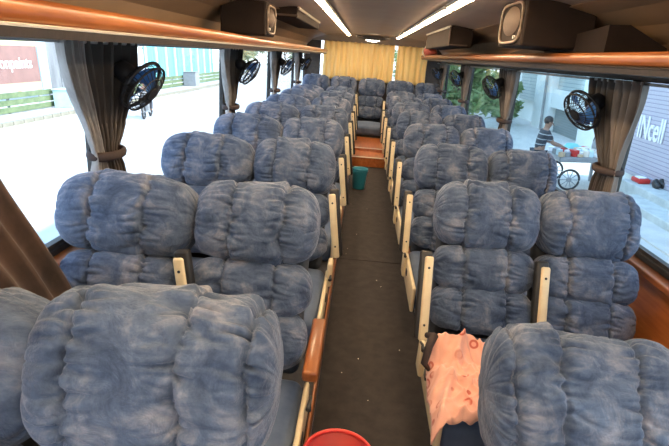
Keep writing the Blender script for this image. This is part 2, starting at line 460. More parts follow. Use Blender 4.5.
# windows with posts
PL = [-2.0,.07,2.14,4.21,6.28,8.35,9.93]; PR = [-1.20,.85,2.78,4.98,7.05,9.12,9.93]
n = 0
for sd, P in ((-1,PL),(1,PR)):
    for k, (a, b) in enumerate(zip([Y0]+P, P)):
        if b-a < .3: continue
        n += 1
        bm = bmesh.new(); x0, x1 = sorted((sd*1.275, sd*1.305))
        box(bm, x0, x1, b-.045, b+.045, .65, 1.438)
        box(bm, x0, x1, a, b, .65, .668); box(bm, x0, x1, a, b, 1.43, 1.438)
        fr = struct('window_%d' % n, bm, M['post'])
        x0, x1 = sorted((sd*1.288, sd*1.292))
        obj('pane', nb(x0, x1, a+.045, b-.045, .668, 1.43), M['glassL'] if sd < 0 else M['glass'], fr)
# front end (behind the camera) and rear end
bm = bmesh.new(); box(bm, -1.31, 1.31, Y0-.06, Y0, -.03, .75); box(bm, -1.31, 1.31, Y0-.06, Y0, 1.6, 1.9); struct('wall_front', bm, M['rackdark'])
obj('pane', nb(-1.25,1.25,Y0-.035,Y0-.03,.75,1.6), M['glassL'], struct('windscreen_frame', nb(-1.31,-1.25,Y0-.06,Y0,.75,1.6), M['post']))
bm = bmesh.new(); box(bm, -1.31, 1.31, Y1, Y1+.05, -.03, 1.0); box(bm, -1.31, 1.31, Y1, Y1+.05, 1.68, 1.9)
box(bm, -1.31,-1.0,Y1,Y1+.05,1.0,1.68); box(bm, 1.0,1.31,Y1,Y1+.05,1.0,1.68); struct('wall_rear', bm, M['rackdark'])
fr = struct('window_rear', nb(-1.0,1.0,Y1+.005,Y1+.045,1.0,1.03), M['post']); obj('pane', nb(-1.0,1.0,Y1+.02,Y1+.025,1.03,1.68), M['glassL'], fr)
# ceiling
prof = [(1.29,1.52),(1.25,1.60),(1.15,1.685),(1.0,1.742),(.8,1.78),(.6,1.80),(.3,1.815),(0,1.82)]
prof = prof + [(-x,z) for x,z in prof[-2::-1]]
cb = bmesh.new(); extr_y(cb, prof+[(x,z+.05) for x,z in prof[::-1]], Y0, Y1)
struct('ceiling', cb, M['ceiling'])
for sd in (-1,1):
    p = [(sd*1.245,1.525),(sd*1.225,1.60),(sd*1.13,1.675),(sd*.99,1.73),(sd*.86,1.757)]
    q = [(x+sd*.012, z+.008) for x,z in p[::-1]]
    b_ = bmesh.new(); extr_y(b_, p+q, Y0+.02, 9.6 if sd < 0 else 9.6); struct('wall_cove_left' if sd < 0 else 'wall_cove_right', b_, M['cove'], None, False)

rb = bmesh.new()
sec_ = [(9.40,1.808),(9.55,1.77),(9.68,1.70),(9.73,1.665),(9.94,1.665),(9.94,1.83),(9.40,1.83)]
A_ = [rb.verts.new((-1.24,y,z)) for y,z in sec_]; B_ = [rb.verts.new((1.24,y,z)) for y,z in sec_]
rb.faces.new(A_); rb.faces.new(B_[::-1])
for q in range(len(sec_)): rb.faces.new((A_[q],B_[q],B_[(q+1)%7],A_[(q+1)%7]))
struct('ceiling_rear', rb, M['ceiling'])
# ---------------------------------------------------------------- luggage racks
for sd in (-1,1):
    dz = .0 if sd < 0 else .024
    t = thing('luggage_rack', ('left' if sd<0 else 'right')+' overhead luggage rack with glossy orange wooden lip above the '+('left' if sd<0 else 'right')+' windows', 'luggage rack', (sd*1.2,-1.9,1.43))
    ox = -sd*1.2
    def rx(*p): return [(sd*x-sd*1.2, z-1.43+dz) for x, z in p]
    yl = 11.40
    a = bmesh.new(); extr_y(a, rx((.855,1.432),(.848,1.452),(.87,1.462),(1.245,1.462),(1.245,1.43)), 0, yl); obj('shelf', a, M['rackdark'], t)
    a = bmesh.new(); pr_ = []
    for k in range(9):
        an = -PI/2+PI*k/8; pr_.append((.862-.022*math.cos(an), 1.487+.026*math.sin(an)))
    extr_y(a, rx(*(pr_+[(.90,1.513),(.90,1.461)])), 0, yl+.02); 
    obj('wooden_lip', a, M['woodd'], t, True).data.polygons[0].use_smooth = False
    a = bmesh.new(); extr_y(a, rx((.846,1.4535),(.843,1.4585),(.850,1.4615),(.858,1.4590)), 0, yl+.02); obj('trim_strip', a, M['pale'] if sd < 0 else M['rackdark'], t)
    # rounded rack end
    a = bmesh.new(); pts = []
    for k in range(9):
        an = PI/2*k/8
        pts.append((sd*(.868+.20*(1-math.cos(an)))-sd*1.2, yl+.13*math.sin(an), .055+dz))
    tube(a, pts, .026, 10); obj('rack_end', a, M['woodd'], t, True)
# curtain rails under the racks
for sd, nm in ((-1,'left'),(1,'right')):
    x0, x1 = sorted((sd*1.19, sd*1.215))
    a = nb(x0, x1, Y0+.1, 9.85, 1.414, 1.428, .004, 1)
    tag(obj('curtain_rail', a, M['rail']), 'grey metal curtain rail along the top of the %s windows' % nm, 'curtain rail')
# shadow-side strap by rail
# overhead boxes: speaker units
def speaker(x, y0, y1, z0, z1, sd, depth, label):
    t = thing('speaker_box', label, 'speaker', (x, (y0+y1)/2, z0), (0,0,0))
    hy = (y1-y0)/2; h = z1-z0
    x0, x1 = sorted((0, sd*depth))
    obj('cabinet', nb(x0, x1, -hy, hy, 0, h, .012, 2), M['ackbox'], t)
    # frame: rounded outline on the aisle face
    a = bmesh.new(); pts = []
    for k in range(40):
        an = 2*PI*k/40; cy = math.copysign(abs(math.cos(an))**.45, math.cos(an)); cz = math.copysign(abs(math.sin(an))**.45, math.sin(an))
        pts.append((-sd*.006, cy*(hy-.03), h/2+cz*(h/2-.02)))
    tube(a, pts, .008, 8, True); obj('frame', a, M['dull'], t, True)
    a = bmesh.new(); r = lathe(a, [(0.001,.022),(.5,.018),(.85,.008),(1,0)], 32)
    for v in a.verts:
        p = v.co.copy(); v.co = Vector((-sd*(.004+p.z), p.x*(hy-.075), h/2+.01+p.y*(h/2-.045)))
    obj('grille', a, M['grille'], t, True)
    a = bmesh.new(); disc(a, (-sd*.012, -hy*.55, .045), (1,0,0), .009, .01, 12); obj('knob', a, M['pale'], t)
    return t
speaker(.655, 2.80, 3.28, 1.558, 1.80, 1, .36, 'brown speaker box with pale oval frame above the right rack')
speaker(-.80, 3.46, 3.80, 1.525, 1.735, -1, .30, 'brown speaker box with pale oval frame above the left rack')
# wedge panels and long units with light reflection built as a pale edge
def unit(x, y0, y1, z0, z1, sd, depth, label):
    t = thing('overhead_cabinet', label, 'overhead cabinet', (x, y0, z0))
    x0, x1 = sorted((0, sd*depth)); h = z1-z0
    obj('cabinet_body', nb(x0, x1, 0, y1-y0, 0, h, .01, 2), M['ackbox'], t)
    obj('edge_reflection', tube(bmesh.new(), [(-sd*.008,0.02,h-.01),(-sd*.008,y1-y0-.02,h-.01)], .011, 8), M['pale'], t)  # pale tube stands in for light reflected along the top edge
    obj('front_frame', tube(bmesh.new(), [(-sd*.006,-.008,h-.012),(-sd*.006,-.008,.015),(sd*depth*.8,-.008,.015)], .008, 8), M['grille'], t)
    return t
unit(.66, 5.25, 7.3, 1.60, 1.79, 1, .22, 'long brown overhead cabinet with reflected light built as a pale top edge, behind the right speaker box')
unit(-.72, 4.35, 6.3, 1.70, 1.785, -1, .25, 'shallow brown overhead cabinet with reflected light built as a pale edge, behind the left speaker box')
# dark sloped divider in right rack
a = bmesh.new()
pts = [(.93,2.45,1.49),(1.22,2.45,1.49),(1.2,2.45,1.58),(1.02,2.45,1.665),(.93,2.45,1.66)]
A = [a.verts.new(p) for p in pts]; B = [a.verts.new((p[0], 4.0, 1.49+(p[2]-1.49)*.35)) for p in pts]
a.faces.new(A); a.faces.new(B[::-1])
for k in range(5): a.faces.new((A[k],B[k],B[(k+1)%5],A[(k+1)%5]))
tag(obj('storage_bag', a, M['ackbox']), 'dark brown wedge-shaped bag lying in the right luggage rack', 'bag')

# ---------------------------------------------------------------- led strips
def led(x, y0, y1, z, m, label):
    t = thing('led_strip_light', label, 'ceiling light', (x, y0, z))
    obj('housing', nb(-.032,.032,0,y1-y0,-.006,.02,.004,1), M['pale'], t)
    obj('diffuser', nb(-.026,.026,.01,y1-y0-.01,-.014,-.006,.003,1), m, t)
led(-.47, -1.6, 9.42, 1.780, M['led'], 'unbroken warm light strip along the left of the ceiling')
segs = [(-1.6,1.2),(1.3,3.6),(3.72,5.35),(5.5,6.35),(6.5,7.9),(8.1,8.65),(8.85,9.40)]
nm = ['first','second','third','fourth','fifth','sixth','last and rearmost']
for k, (a0, b0) in enumerate(segs):
    led(.39, a0, b0, 1.788, M['ledr'], f'warm light segment on the ceiling right, {nm[k]} from the front')
for o in C.objects:
    if o.name.startswith('led_strip_light') and o.location.x > 0: o['group'] = 'right ceiling light segments'
# central lamp / vent by rear curtain
t = thing('ceiling_vent', 'dark oval ceiling fitting with bright lens above the rear curtain', 'ceiling fitting', (-.05, 9.30, 1.790))
a = bmesh.new(); lathe(a, [(.14,0),(.30,-.01),(.30,-.04),(.15,-.075),(.12,-.03)], 36)
for v in a.verts: v.co.y *= .5
obj('housing', a, M['rackdark'], t, True)
a = bmesh.new(); lathe(a, [(.001,-.105),(.07,-.10),(.13,-.075),(.14,-.06)], 24)
for v in a.verts: v.co.y *= .5
obj('lens', a, M['lens'], t, True)

# ---------------------------------------------------------------- rear curtain
def rear_curtain(x0, x1, label, seed, z0=1.0, z1=1.672):
    bm = bmesh.new(); nx = int((x1-x0)*150); nz = 14
    g = []
    for i in range(nx+1):
        s = i/nx; x = x0+(x1-x0)*s; col = []
        for j in range(nz+1):
            q = j/nz
            y = 9.74 + .022*math.sin(x*58+seed+1.6*noise.noise(Vector((x*5,q*.8,seed)))) + .012*noise.noise(Vector((x*14,q*1.5,seed+4)))
            col.append(bm.verts.new((x+.008*noise.noise(Vector((x*9,q*3,1))), y, z0+(z1-z0)*q)))
        g.append(col)
    for A, B in zip(g, g[1:]):
        for k in range(nz): bm.faces.new((A[k],B[k],B[k+1],A[k+1]))
    o = obj('rear_curtain', bm, M['gold'], None, True); md = o.modifiers.new('thickness','SOLIDIFY'); md.thickness = .003
    tag(o, label, 'curtain', 'golden rear curtains')
rear_curtain(-.93, .005, 'golden pleated curtain covering the left half of the rear window', 0)
rear_curtain(-.01, .375, 'golden pleated curtain panel left of the bright slit in the rear window', 2)
rear_curtain(.425, .98, 'golden pleated curtain panel right of the bright slit in the rear window', 5)

# ---------------------------------------------------------------- side drapes
def sheet(y_top, w_top, y_tie, w_tie, y_bot, w_bot, zt, ztie, zb, x0, folds, amp, seed, sd):
    bm = bmesh.new(); nu, nz = 70, 34; g = []
    for j in range(nz+1):
        q = j/nz; z = zt+(zb-zt)*q
        if z > ztie:
            f = (zt-z)/(zt-ztie); f2 = f*f*(3-2*f); f2 = f2*.55+f**2.2*.45; yc = y_top+(y_tie-y_top)*f2; w = w_top+(w_tie-w_top)*f2
        else:
            f = (ztie-z)/(ztie-zb); f2 = math.sin(f*PI/2)**.8; yc = y_tie+(y_bot-y_tie)*f2; w = w_tie+(w_bot-w_tie)*f2
        row = []
        for i in range(nu+1):
            s = i/nu
            am = amp*(.35+.65*min(1,w/w_top))
            if abs(z-ztie) < .05: am *= .8
            fx = am*math.sin(2*PI*folds*s+seed+.8*noise.noise(Vector((s*3,q*2,seed))))+.012*noise.noise(Vector((s*12,q*4,seed)))
            y = yc+(s-.5)*w+.3*am*math.cos(2*PI*folds*s+seed)
            row.append(bm.verts.new((x0-sd*(.0)+fx, y, z)))
        g.append(row)
    for A, B in zip(g, g[1:]):
        for k in range(nu): bm.faces.new((A[k],B[k],B[k+1],A[k+1]))
    return bm
def solid(o, th=.004):
    md = o.modifiers.new('thickness','SOLIDIFY'); md.thickness = th; return o
def drape(sd, y, label, sc=1.0, seed=1, wt=.62):
    t = thing('window_drape', label, 'curtain', (sd*1.20, y, .55))
    x0 = 0
    H = lambda z: z-.55
    # lit part of fabric coloured lighter towards the camera, dark panel towards the rear
    o_ = -.11 if sd > 0 else 0
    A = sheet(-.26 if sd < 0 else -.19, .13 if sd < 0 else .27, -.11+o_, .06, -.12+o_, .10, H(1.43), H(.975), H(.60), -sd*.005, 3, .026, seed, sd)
    B = sheet(.05, .50, .01+o_, .13, .03+o_, .22, H(1.43), H(.975), H(.58), sd*.01, 6, .034, seed+2, sd)
    solid(obj('drape_panel', A, M['lit_drape'] if sd < 0 else M['tan'], t, True)); solid(obj('drape_panel', B, M['drape'] if sd < 0 else M['drape'], t, True))
    a = bmesh.new(); pts = [(.058*math.cos(k*PI/12), -.03+o_+.105*math.sin(k*PI/12), H(.975)) for k in range(24)]
    rings = tube(a, pts, .011, 8, True)
    for v in a.verts: v.co.z = H(.975)+(v.co.z-H(.975))*1.8
    obj('tieback', a, M['strap'], t, True)
    return t
ordn = ['nearest','second nearest','third nearest','farthest']
for k, y in enumerate((2.10,4.17,6.24,8.31)):
    drape(-1, y, f'brown drape with its lit edge coloured grey, tied back at the left windows, {ordn[k]} of those tied', 1, k+1)
for k, y in enumerate((2.84,4.96,7.05,9.12)):
    drape(1, y, f'dark brown drape gathered and tied at the right windows, {ordn[k]} to the camera', 1, k+11)
for o in C.objects:
    if o.name.startswith('window_drape'): o['group'] = 'tied drapes at the '+('left' if o.location.x < 0 else 'right')+' windows'
# loose rust coloured drape at the left edge
bm = sheet(-.315, .85, .11, .85, .12, .85, .86, -.05, -.08, 0, 9, .020, 3.3, -1)
o = solid(obj('window_drape', bm, M['rust'], None, True)); o.location = (-1.16, 1.13, .55)
tag(o, 'rust-brown drape hanging loose at the left edge beside the nearest left window', 'curtain')

# ---------------------------------------------------------------- fans
def make_fan():
    t = thing('wall_fan', '', 'fan', (0,0,0), (0,0,0), 'wall fans')
    # axis along -y (faces the camera), centre at origin
    R_ = .13
    a = bmesh.new()
    ring = lambda r, y: [(r*math.cos(2*PI*k/36), y, r*math.sin(2*PI*k/36)) for k in range(36)]
    tube(a, ring(R_, -.0), .009, 8, True); tube(a, ring(R_*.97, -.035), .006, 6, True); tube(a, ring(R_*.6,-.058), .003, 6, True); tube(a, ring(R_*.62,.042), .003, 6, True)
    for k in range(28):
        an = 2*PI*k/28; c, s = math.cos(an), math.sin(an)
        tube(a, [(c*.028,-.068,s*.028),(c*R_*.6,-.058,s*R_*.6),(c*R_*.97,-.03,s*R_*.97),(c*R_,0,s*R_),(c*R_*.62,.042,s*R_*.62),(c*.045,.052,s*.045)], .0022, 5)
    obj('cage', a, M['fanb'], t, True)
    a = bmesh.new(); disc(a, (0,-.070,0), (0,1,0), .032, .012, 20); obj('cap', a, M['fanb'], t)
    a = bmesh.new()
    lathe(a, [(.001,.0),(.045,.005),(.052,.05),(.045,.09),(.02,.11),(.001,.112)], 20)
    for v in a.verts: v.co = Vector((v.co.x, v.co.z+.045, v.co.y))
    obj('motor', a, M['fanb'], t, True)
    for k in range(3):
        a = bmesh.new(); g = []
        for i in range(7):
            r = .02+.095*i/6; row = []
            for j in range(6):
                an = 2*PI*k/3 + (j/5-.5)*(1.5-.25*i/6)
                row.append(a.verts.new((r*math.cos(an), -.01+(j/5-.5)*.045, r*math.sin(an))))
            g.append(row)
        for A, B in zip(g, g[1:]):
            for j in range(5): a.faces.new((A[j],B[j],B[j+1],A[j+1]))
        solid(obj('blade', a, M['fanblue'], t, True), .002)
    a = bmesh.new(); tube(a, [(0,.10,-.0),(.0,.14,-.05),(.02,.16,-.11)], .010, 8); disc(a, (.02,.16,-.115), (0,0,1), .03, .012, 16)
    obj('bracket', a, M['fanb'], t, True)
    return t
fan0 = make_fan(); first = True
for sd, ys in ((-1,(2.27,4.34,6.41,8.4)),(1,(2.90,5.0,7.0,8.95))):
    for k, y in enumerate(ys):
        f = fan0 if first else copy_tree(fan0); first = False
        f.location = (sd*1.08, y-(.02 if sd > 0 else .10), 1.26); f.scale = (.86,)*3
        f.rotation_euler = Vector((-sd*.80, -.30 if sd > 0 else -.12, -.52)).to_track_quat('-Y','Z').to_euler()
        tag(f, ('small wall fan with blue blades on the left window drapes, ' if sd < 0 else 'small black wall fan with blue blades on the right window drapes, ')+ordn[k].replace('nearest','nearest')+' one', 'fan')
        f['group'] = 'fans at the '+('left' if sd < 0 else 'right')+' windows'

# ---------------------------------------------------------------- aisle things
t = thing('bucket', 'small teal plastic bucket standing in the aisle near the rear step', 'bucket', (-.088, 5.62, 0))
a = bmesh.new(); lathe(a, [(.001,.004),(.062,.004),(.066,.0),(.070,.01),(.088,.225),(.092,.232),(.089,.236),(.084,.228),(.066,.012),(.001,.010)], 32); obj('body', a, M['teal'], t, True)
a = bmesh.new(); tube(a, [(.092*math.cos(2*PI*k/32), .092*math.sin(2*PI*k/32), .212) for k in range(32)], .004, 6, True); obj('rim', a, M['teal'], t, True)
t = thing('bucket', 'red plastic tub at the bottom edge in the aisle, beside the left seats', 'bucket', (-.107, 1.228, 0)); t.scale = (.86,.86,.98)
a = bmesh.new(); lathe(a, [(.001,.006),(.095,.006),(.10,.0),(.105,.01),(.124,.292),(.119,.292),(.100,.014),(.001,.012)], 48); obj('body', a, M['redin'], t, True)
a = bmesh.new(); tube(a, [(.124*math.cos(2*PI*k/48), .124*math.sin(2*PI*k/48), .294) for k in range(48)], .0075, 10, True); obj('rim', a, M['red'], t, True)
# pink cloth on the second right aisle seat
def cloth():
    bm = bmesh.new(); nu, nv = 60, 60; g = []
    for i in range(nu+1):
        u = i/nu; row = []
        for j in range(nv+1):
            v = j/nv            # 0 rear .. 1 front
            x = .222+(.455-.222)*u - .02*(v)*(1-u)
            y = 1.80-.02*u - (.42-.08*u)*v
            # side overhang towards the aisle
            z = .30+.02*math.sin(u*3)
            back = max(0, .22-v)/.22
            z += .08*back
            hang = max(0, .16-u)/.16
            z -= .07*hang**1.5
            z += .026*abs(noise.noise(Vector((u*2.2+v*1.4,v*2.0,3)))) + .014*math.exp(-(noise.noise(Vector((u*3.5-v*2.4,v*1.7+u,8)))/.10)**2) + .010*math.exp(-(noise.noise(Vector((u*2.5+v*4.4,v*2.7-u,18)))/.10)**2) + .006*noise.noise(Vector((u*11,v*8,5)))
            z += .020*math.exp(-((v-.32-.35*u)/.05)**2) + .018*math.exp(-((u-.55+.5*v)/.06)**2)
            fr = max(0, v-.9)/.1; z -= .035*fr**1.5
            x += .012*noise.noise(Vector((v*5,0,1)))*(1 if u<.1 or u>.9 else 0); y += .02*noise.noise(Vector((u*5,0,2)))
            row.append(bm.verts.new((x-.33,y-1.65,z-.30)))
        g.append(row)
    for A, B in zip(g, g[1:]):
        for k in range(nv): bm.faces.new((A[k],B[k],B[k+1],A[k+1]))
    return bm
o = solid(obj('folded_cloth', cloth(), M['pink'], None, True), .005); o.location = (.33,1.65,.315)
tag(o, 'crumpled pink printed cloth lying on the second right aisle seat cushion', 'cloth')
a = bmesh.new(); tube(a, [(0,0,0),(.02,-.04,.02),(.0,-.08,.0),(-.015,-.11,-.06),(.01,-.09,-.10)], [.012,.018,.016,.014,.008], 8)
o = obj('bag_strap', a, M['strap'], None, True); o.location = (.215,1.80,.40); tag(o, 'dark bunched strap hanging over the armrest beside the pink cloth', 'strap')
# red bundle at right rack end
t = thing('cloth_bundle', 'red patterned bundle resting on the far end of the right luggage rack', 'bag', (.93, 8.9, 1.49))
a = bmesh.new(); bmesh.ops.create_icosphere(a, subdivisions=4, radius=.1)
for v in a.verts:
    v.co = Vector((v.co.x*1.15, v.co.y*1.9, v.co.z*.95+.10))*(1+.18*noise.noise(v.co*14))
obj('body', a, M['maroon'], t, True)
a = bmesh.new(); tube(a, [(-.02+.115*math.cos(2*PI*k/20), .02, .10+.1*math.sin(2*PI*k/20)) for k in range(20)], .010, 8, True); obj('strap', a, M['pale'], t, True)

# ================================================================= outside
ct, st_ = math.cos(TH), math.sin(TH)
def O(x, y, z): return (x*ct-z*st_, y, x*st_+z*ct)
G = -1.35
OR = (0, -TH, 0)
def oobj(name, bm, m, loc, parent=None, smooth=False, label=None, cat=None, group=None, kind=None):
    o = obj(name, bm, m, parent, smooth)
    if not parent:
        o.location = O(*loc); o.rotation_euler = OR
    else: o.location = loc
    return tag(o, label, cat, group, kind)
def othing(name, label, cat, loc, rz=0, group=None):
    t = thing(name, label, cat, O(*loc), OR, group)
    t.rotation_euler = (Matrix.Rotation(-TH,3,'Y') @ Matrix.Rotation(rz,3,'Z')).to_euler()
    return t
oobj('ground', nb(-60,60,-40,160,-.2,0), M['road'], (0,0,G), kind='structure')
oobj('sidewalk_right', nb(-.4,6,-30,50,0,.03), M['pave'], (5.0,0,G), kind='structure')
oobj('sidewalk_left', nb(-30,0,-30,110,0,.10), M['pave'], (-13.3,0,G), kind='structure')
# --- shop on the right
t = othing('shop_steps', 'pale worn concrete steps below the lavender roller shutter', 'steps', (5.2,6,G))
obj('step_tread', nb(0,.5,-6,4.4,0,.17,.02,2), M['step'], t); obj('step_tread', nb(.45,1.03,-6,5.2,0,.32,.02,2), M['step'], t)
t = othing('shop_shutter', 'lavender grey roller shutter with large white lettering, seen through the right window', 'roller shutter', (6.1, 8, G+.32))
obj('shutter', nb(0,.1,-6,4.2,0,3.2), M['shut'], t); obj('base_rail', nb(-.03,.1,-6,4.2,0,.10,.01,1), M['shut'], t)
def text_bm(s, size, font_scale=(1,1)):
    cu = bpy.data.curves.new('t','FONT'); cu.body = s; cu.size = size; cu.extrude = .012; cu.offset = .012*size
    to = bpy.data.objects.new('t', cu); C.objects.link(to)
    dg = bpy.context.evaluated_depsgraph_get(); me = bpy.data.meshes.new_from_object(to.evaluated_get(dg))
    bm = bmesh.new(); bm.from_mesh(me); bpy.data.objects.remove(to); return bm
tb = text_bm('INcell', .66)
# text runs from far to near (left to right as seen from the coach)
for v in tb.verts: v.co = Vector((-.02-v.co.z, 3.72-v.co.x*.66, .86+v.co.y*1.05))
obj('lettering', tb, M['letter'], t)
t = othing('shop_building', 'white shop building around the lavender roller shutter', 'building', (6.25,8,G))
obj('wall', nb(0,1.2,-8,4.4,0,7.4), M['white'], t); obj('upper_wall', nb(-.15,0,-8,4.4,3.55,7.4), M['white'], t)
# shoes on the step
t = othing('shoe_pair', 'black shoes left on the concrete steps below the shutter', 'shoes', (5.95,10.35,G+.32))
for dx in (0,.13):
    a = bmesh.new(); bmesh.ops.create_icosphere(a, subdivisions=3, radius=.09)
    for v in a.verts: v.co = Vector((v.co.x*.55+dx, v.co.y*1.5+dx*.3, max(0,(v.co.z+.07)*(.8 if v.co.y < 0 else 1.2))))
    obj('shoe', a, M['black'], t, True)
t = othing('plastic_parcel', 'small red and white parcel lying next to the black shoes', 'parcel', (5.9,10.85,G+.32))
a = nb(-.12,.12,-.18,.18,0,.10,.03,3); obj('wrapper', a, M['red'], t, True); obj('paper', nb(-.10,.06,-.12,.08,.10,.13,.01,1), M['letter'], t)
# --- white facade further on
F = othing('white_building', 'white building with pillars and grey shutters beyond the vendor cart', 'building', (7.4, 0, G))
obj('facade', nb(.25,3,15.5,30,0,7), M['white'], F)
obj('pillar', nb(-.15,.3,20.95,22.75,0,6), M['white'], F); obj('pillar', nb(-.1,.3,15.6,17.9,0,6), M['white'], F)
obj('ledge', nb(-.05,.3,17.9,20.95,.98,1.68), M['white'], F)
obj('roller_shutter', nb(.12,.3,18.2,20.8,0,.98), M['shutg'], F)
obj('roller_shutter', nb(.05,.3,17.9,20.7,1.70,3.4), M['shutl'], F)
obj('louvre_window', nb(.05,.3,23.0,25.6,.98,3.2), M['shutl'], F)
obj('downpipe', tube(bmesh.new(), [(-.22,21.3,0),(-.22,21.3,6)], .05, 8), M['grey'], F)
# --- vendor cart
t = othing('vendor_cart', 'vendor cart with spoked wheels piled with goods on the right pavement', 'cart', (4.85,11.75,G+.03), 0)
obj('tray', nb(-.55,.62,-.50,.42,.60,.72,.02,1), M['grey'], t)
for (sx, sy) in ((.55,-.42),(.55,.35)): obj('leg', nb(sx-.03,sx+.03,sy-.03,sy+.03,0,.6), M['grey'], t)
for sy in (-.54,.46):
    a = bmesh.new(); pts = [(-.30+.22*math.cos(2*PI*q/32), sy, .22+.22*math.sin(2*PI*q/32)) for q in range(32)]; tube(a, pts, .025, 8, True)
    w = obj('wheel', a, M['black'], t, True)
    a = bmesh.new(); disc(a, (-.30,sy,.22), (0,1,0), .05, .06, 12)
    for q in range(10):
        an = 2*PI*q/10; tube(a, [(-.30,sy,.22),(-.30+.21*math.cos(an),sy,.22+.21*math.sin(an))], .009, 6)
    obj('spokes', a, M['grey'], w)
pk = [M['letter'], M['pale'], M['signt'], M['red'], M['aquap'], M['letter'], M['grey'], M['teal']]
cnt = 0
lab = ['white','cream','tan','red','pale blue','white','grey','teal']
for i in range(9):
    for j in range(5):
        x = 4.85-.48+i*.125+random.uniform(-.03,.03); y = 11.75-.42+j*.17+random.uniform(-.03,.03)
        q = random.choice([0,0,1,2,3,4,5,6]); s_ = random.uniform(.04,.07)
        a = bmesh.new(); box(a, -s_, s_, -s_*1.1, s_*1.1, 0, random.uniform(.05,.15), .012, 2)
        o = obj('goods_packet', a, pk[q]); o.location = O(x, y, G+.75); o.rotation_euler = (Matrix.Rotation(-TH,3,'Y') @ Matrix.Rotation(random.uniform(0,3),3,'Z')).to_euler()
        tag(o, 'small packet of goods lying on the vendor cart tray', 'packet', 'packets of goods on the vendor cart')
t = othing('basin', 'upturned turquoise basin at the back of the vendor cart', 'basin', (4.82,12.02,G+.80))
a = bmesh.new(); lathe(a, [(.20,0),(.19,.03),(.12,.13),(.001,.15)], 24); obj('bowl', a, M['aqua'], t, True)
a = bmesh.new(); tube(a, [(.2*math.cos(2*PI*q/24), .2*math.sin(2*PI*q/24), .01) for q in range(24)], .012, 6, True); obj('rim', a, M['teal'], t, True)
t = othing('cooking_pot', 'dark pot with handle at the right end of the vendor cart', 'pot', (5.30,11.75,G+.76))
a = bmesh.new(); lathe(a, [(.001,0),(.12,0),(.14,.16),(.13,.30),(.10,.33),(.001,.34)], 24); obj('body', a, M['grey'], t, True)
a = bmesh.new(); tube(a, [(-.13,0,.28),(-.1,0,.42),(.1,0,.42),(.13,0,.28)], .012, 8); obj('handle', a, M['black'], t, True)

